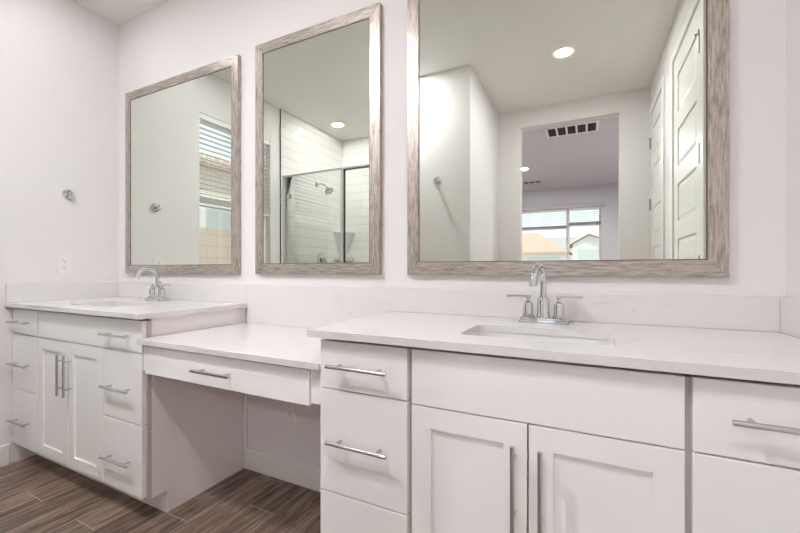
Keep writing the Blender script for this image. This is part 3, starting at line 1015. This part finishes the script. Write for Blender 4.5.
shaker_door(0.6145, 0.9255, Z0, 0.735, YF, lv, 0.643, 0.577, HLn)

# ---- right vanity
YR = -0.570
FRR = YR + 0.0200
rv = thing('vanity_cabinet', (2.83, -0.29, 0), 'white right vanity cabinet with long bar pulls, nearest the camera', 'cabinet', 'white vanity cabinets')
carcass(2.190, RX - 0.002, FRR, rv)
face_frame(0, 0, FRR, rv, [(2.190, 2.225), (2.475, 2.515), (3.102, 3.150), (3.44, RX - 0.002)],
           [(2.225, 3.44, 0.100, 0.135), (2.225, 3.44, 0.715, 0.757), (2.225, 3.44, 0.855, 0.8763), (2.225, 2.475, 0.40, 0.435), (3.15, 3.44, 0.40, 0.435)])
flat_front('drawer', 2.191, 2.490, 0.7350, 0.880, YR, rv, (2.336, 0.809, HLn))
flat_front('drawer', 2.191, 2.490, 0.4180, 0.7310, YR, rv, (2.337, 0.580, HLn))
flat_front('drawer', 2.191, 2.490, Z0, 0.4140, YR, rv, (2.337, 0.256, HLn))
obj('false_front', B(2.504, 3.119, YR, YR + 0.0195, 0.7300, 0.880, bev=0.0014), 'cabinet_paint', rv)
shaker_door(2.504, 2.8085, Z0, 0.7260, YR, rv, 2.779, 0.577, HLn)
shaker_door(2.8125, 3.119, Z0, 0.7260, YR, rv, 2.841, 0.577, HLn)
flat_front('drawer', 3.132, RX - 0.006, 0.7300, 0.880, YR, rv, (3.290, 0.809, HLn))
flat_front('drawer', 3.132, RX - 0.006, 0.4180, 0.7260, YR, rv, (3.290, 0.580, HLn))
flat_front('drawer', 3.132, RX - 0.006, Z0, 0.4140, YR, rv, (3.290, 0.256, HLn))

# ---- desk drawer unit
dd = thing('desk_drawer_unit', (1.71, -0.28, 0.66), 'shallow white single-drawer unit hung below the desk top', 'drawer unit')
bm = bmesh.new()
zt = ZD - TH - 0.0006
bx(bm, 1.250, 2.1885, -0.535, -0.5175, 0.690, 0.776)
bx(bm, 1.250, 1.2655, -0.517, -0.016, 0.690, zt)
bx(bm, 2.1725, 2.1885, -0.517, -0.016, 0.690, zt)
bx(bm, 1.266, 2.172, -0.30, -0.285, 0.72, zt)
obj('apron_box', bm, 'cabinet_paint', dd)
obj('filler_strip', B(2.1385, 2.1885, -0.5505, -0.536, 0.668, zt, bev=0.001), 'cabinet_paint', dd)
obj('filler_strip', B(1.2360, 1.2600, -0.548, -0.5355, 0.668, zt, bev=0.001), 'cabinet_paint', dd)
bm = B(1.262, 2.134, -0.5560, -0.5365, 0.660, 0.776, bev=0.0014)
dw = obj('drawer', bm, 'cabinet_paint', dd)
bar_pull((1.700, 0.718), HLn, 'X', dw, -0.556)


# ------------------------------------------------------------------ faucets
def faucet(x, y, label, rot=0):
    z = ZC + 0.0004
    f = thing('faucet', (x, y, z), label, 'faucet', 'chrome two-handle faucets')
    bm = bmesh.new()
    # stepped flared base, like a long shallow tray turned over
    loft(bm, [[(x + px, y + py, z + h) for px, py in rrect(-a, a, -b, b, 0.008, 3)] for a, b, h in
              ((0.084, 0.031, 0.0), (0.084, 0.031, 0.004), (0.081, 0.028, 0.005), (0.080, 0.0275, 0.010), (0.076, 0.0245, 0.0115), (0.0755, 0.024, 0.018), (0.070, 0.020, 0.021))])
    base = obj('base_plate', bm, 'chrome', f, True)
    bm = bmesh.new()
    lathe(bm, [(0, 0.0195), (0.0235, 0.0195), (0.0235, 0.026), (0.0215, 0.029), (0.0205, 0.075), (0.0185, 0.086), (0.0125, 0.092), (0, 0.092)], (x, y, z))
    obj('spout_body', bm, 'chrome', f, True)
    # gooseneck
    pts = [(x, y, z + 0.088), (x, y, z + 0.12), (x, y, z + 0.144)]
    R = 0.052
    cz = z + 0.144
    sw = math.radians(11)
    for k in range(1, 15):
        a = math.radians(k * 12.3)
        q_ = R - R * math.cos(a)
        pts.append((x - q_ * math.sin(sw), y - q_ * math.cos(sw), cz + R * math.sin(a)))
    last = Vector(pts[-1]); d = (last - Vector(pts[-2])).normalized()
    pts.append(tuple(last + d * 0.018))
    bm = bmesh.new()
    tube(bm, pts, 0.0118, 18)
    for i in range(1):
        e = Vector(pts[-1])
        tube(bm, [tuple(e - d * 0.010), tuple(e + d * 0.0015)], 0.0132, 18)
    sp_ = obj('spout', bm, 'chrome', f, True)
    for s in (-1, 1):
        hx = x + s * 0.051
        bm = bmesh.new()
        lathe(bm, [(0, 0.0195), (0.0215, 0.0195), (0.0215, 0.025), (0.0185, 0.028), (0.0175, 0.062), (0.015, 0.070), (0.007, 0.075), (0.0055, 0.084), (0.009, 0.087), (0.009, 0.092), (0, 0.093)], (hx, y, z))
        h = obj('handle_body', bm, 'chrome', f, True)
        bm = bmesh.new()
        zc = z + 0.0925
        pr = [(hx - s * 0.012, 0.007), (hx + s * 0.02, 0.0065), (hx + s * 0.074, 0.0045)]
        loft(bm, [[(px, y - w_, zc - 0.004), (px, y + w_, zc - 0.004), (px, y + w_, zc + 0.0045), (px, y - w_, zc + 0.0045)] for px, w_ in pr])
        bmesh.ops.bevel(bm, geom=bm.edges[:], offset=0.0012, segments=2, affect='EDGES')
        obj('lever', bm, 'chrome', h, True)
    bm = bmesh.new()
    tube(bm, [(x, y + 0.019, z + 0.018), (x, y + 0.019, z + 0.105)], 0.0022, 8)
    lathe(bm, [(0, 0.105), (0.005, 0.105), (0.006, 0.113), (0, 0.116)], (x, y + 0.019, z), n=12)
    obj('drain_lift_rod', bm, 'chrome', f, True)
    if rot:
        f.rotation_euler[2] = rot
    return f


faucet(2.800, -0.105, 'chrome two-handle faucet behind the sink of the right vanity')
faucet(0.608, -0.105, 'chrome two-handle faucet on the left vanity, near the corner')


# ------------------------------------------------------------------ wall fittings
def outlet(c, normal, label):
    """normal 'X+' or 'Y-'"""
    ox, oy, oz = c
    o = thing('wall_outlet', c, label, 'outlet', 'white wall outlets')

    def bb(u0, u1, z0, z1, d0, d1, **k):
        if normal == 'X+':
            return B(ox + d0, ox + d1, oy + u0, oy + u1, oz + z0, oz + z1, **k)
        return B(ox + u0, ox + u1, oy - d1, oy - d0, oz + z0, oz + z1, **k)
    obj('plate', bb(-0.037, 0.037, -0.0605, 0.0605, 0.0006, 0.006, bev=0.0018), 'plastic_white', o)
    for s in (-1, 1):
        zc = s * 0.021
        k = obj('socket', bb(-0.0165, 0.0165, zc - 0.0155, zc + 0.0155, 0.0055, 0.0085, bev=0.0015), 'plastic_white', o)
        bm = bmesh.new()
        for u0, u1, z0, z1 in ((-0.0075, -0.0055, 0.000, 0.007), (0.0052, 0.0074, 0.001, 0.007), (-0.0026, 0.0026, -0.0105, -0.0055)):
            if normal == 'X+':
                bx(bm, ox + 0.0082, ox + 0.0089, oy + u0, oy + u1, oz + zc + z0, oz + zc + z1)
            else:
                bx(bm, ox + u0, ox + u1, oy - 0.0089, oy - 0.0082, oz + zc + z0, oz + zc + z1)
        obj('slots', bm, 'slot_dark', k)
    return o


outlet((0.0, -0.311, 1.134), 'X+', 'white outlet on the left wall above the vanity countertop')
outlet((1.552, 0.0, 0.372), 'Y-', 'white outlet low on the wall under the desk')


def robe_hook(c, axis, label):
    x, y, z = c
    o = thing('robe_hook', c, label, 'hook', 'round chrome robe hooks')
    bm = bmesh.new()
    lathe(bm, [(0, 0.0005), (0.032, 0.0005), (0.032, 0.006), (0.026, 0.009), (0, 0.009)], c, axis)
    obj('rosette', bm, 'chrome', o, True)
    bm = bmesh.new()
    d = Vector((1, 0, 0)) if axis == 'X' else Vector((0, 1, 0))
    p = Vector(c)
    tube(bm, [p + d * 0.008, p + d * 0.030, p + d * 0.042 + Vector((0, 0, 0.006)), p + d * 0.050 + Vector((0, 0, 0.018))], [0.009, 0.0075, 0.007, 0.0065], 12)
    tube(bm, [p + d * 0.012, p + d * 0.026 + Vector((0, 0, -0.010)), p + d * 0.040 + Vector((0, 0, -0.014))], [0.007, 0.0065, 0.006], 12)
    lathe(bm, [(0, 0.036), (0.010, 0.036), (0.013, 0.044), (0.010, 0.052), (0, 0.054)], p + Vector((0, 0, -0.014)), axis)
    obj('prong', bm, 'chrome', o, True)
    return o


robe_hook((0.0, -0.291, 1.569), 'X', 'round chrome robe hook on the left wall above the outlet')
robe_hook((1.767, AY, 1.867), 'Y', 'round chrome robe hook on the short wall beside the shower')

# ------------------------------------------------------------------ outside
struct('ground', B(-40, 45, -70, 14, -0.30, -0.13), 'ground_tan')
tag(obj('block_fence', B(-3.2, -3.0, -9, 3, -0.13, 1.82), 'fence_block', origin=(-3.1, -3, -0.13)), 'beige concrete block fence outside the bathroom window', 'fence')

nh = thing('neighbour_house', (-8.0, -4.5, -0.13), 'pale stucco house behind the block fence, seen through the bathroom window', 'house')
obj('house_wall', B(-11, -5.5, -11, 2, -0.13, 3.62), 'stucco_cream', nh)
bm = bmesh.new()
prism(bm, [(-5.15, 3.63), (-5.15, 3.70), (-8.2, 4.25), (-11.4, 3.70), (-11.4, 3.63)], 'Y', -11.3, 2.3)
y = -11.2
while y < 2.2:
    tube(bm, [(-5.10, y, 3.70), (-5.3, y, 3.74)], 0.10, 10)
    y += 0.235
obj('tile_roof', bm, 'roof_pink', nh)
hw = obj('house_window', B(-5.52, -5.46, -6.3, -4.72, 1.95, 2.88), 'vinyl_white', nh)
bm = B(-5.455, -5.45, -6.2, -4.82, 2.03, 2.80)
obj('house_window_blind', slats(bm, 'Y', -6.2, -4.82, -5.44, 2.05, 2.78, pitch=0.05, w=0.012, tilt=70), 'garage_grey', hw)

g = thing('neighbour_house', (-0.6, -38, -0.13), 'low house with an orange tile roof and grey garage door, across the street', 'house')
obj('house_wall', B(-7.0, 1.28, -42, -35.3, -0.13, 2.62), 'stucco_white', g)
bm = bmesh.new()
# hipped roof: eaves at -35, ridge at -39
loft(bm, [[(-7.5, -34.9, 2.60), (1.6, -34.9, 2.60), (1.6, -43, 2.60), (-7.5, -43, 2.60)], [(-7.4, -34.95, 2.74), (1.5, -34.95, 2.74), (1.5, -42.9, 2.74), (-7.4, -42.9, 2.74)],
          [(-4.5, -38.7, 4.75), (-1.6, -38.7, 4.75), (-1.6, -38.9, 4.75), (-4.5, -38.9, 4.75)]])
obj('tile_roof', bm, 'roof_orange', g)
bm = B(-2.05, 0.75, -35.34, -35.27, -0.13, 2.22)
for k in range(1, 4):
    bx(bm, -2.0, 0.70, -35.27, -35.25, k * 0.55 - 0.10, k * 0.55 + 0.36)
obj('garage_door', bm, 'garage_grey', g)

g = thing('neighbour_house', (3.6, -37, -0.13), 'white gabled house beside the orange-roofed one, across the street', 'house')
bm = bmesh.new()
prism(bm, [(1.75, -0.13), (5.4, -0.13), (5.4, 3.2), (3.05, 4.1), (1.75, 3.35)], 'Y', -41, -35.6)
obj('house_wall', bm, 'stucco_white', g)
bm = bmesh.new()
prism(bm, [(1.35, 3.20), (3.05, 4.17), (5.8, 3.1), (5.8, 3.27), (3.05, 4.36), (1.35, 3.38)], 'Y', -41.2, -35.2)
obj('tile_roof', bm, 'stucco_cream', g)
bm = B(2.2, 4.4, -35.62, -35.56, -0.13, 2.9)
part_label(obj('garage_door', bm, 'garage_grey', g), 'pale garage door')
bm = bmesh.new()
loft(bm, [[(-30, -69, -0.2), (30, -69, -0.2), (30, -60, -0.2), (-30, -60, -0.2)], [(-12, -66, 6.4), (6, -66, 6.0), (6, -64, 6.0), (-12, -64, 6.4)]])
struct('distant_hill', bm, 'hill_haze')
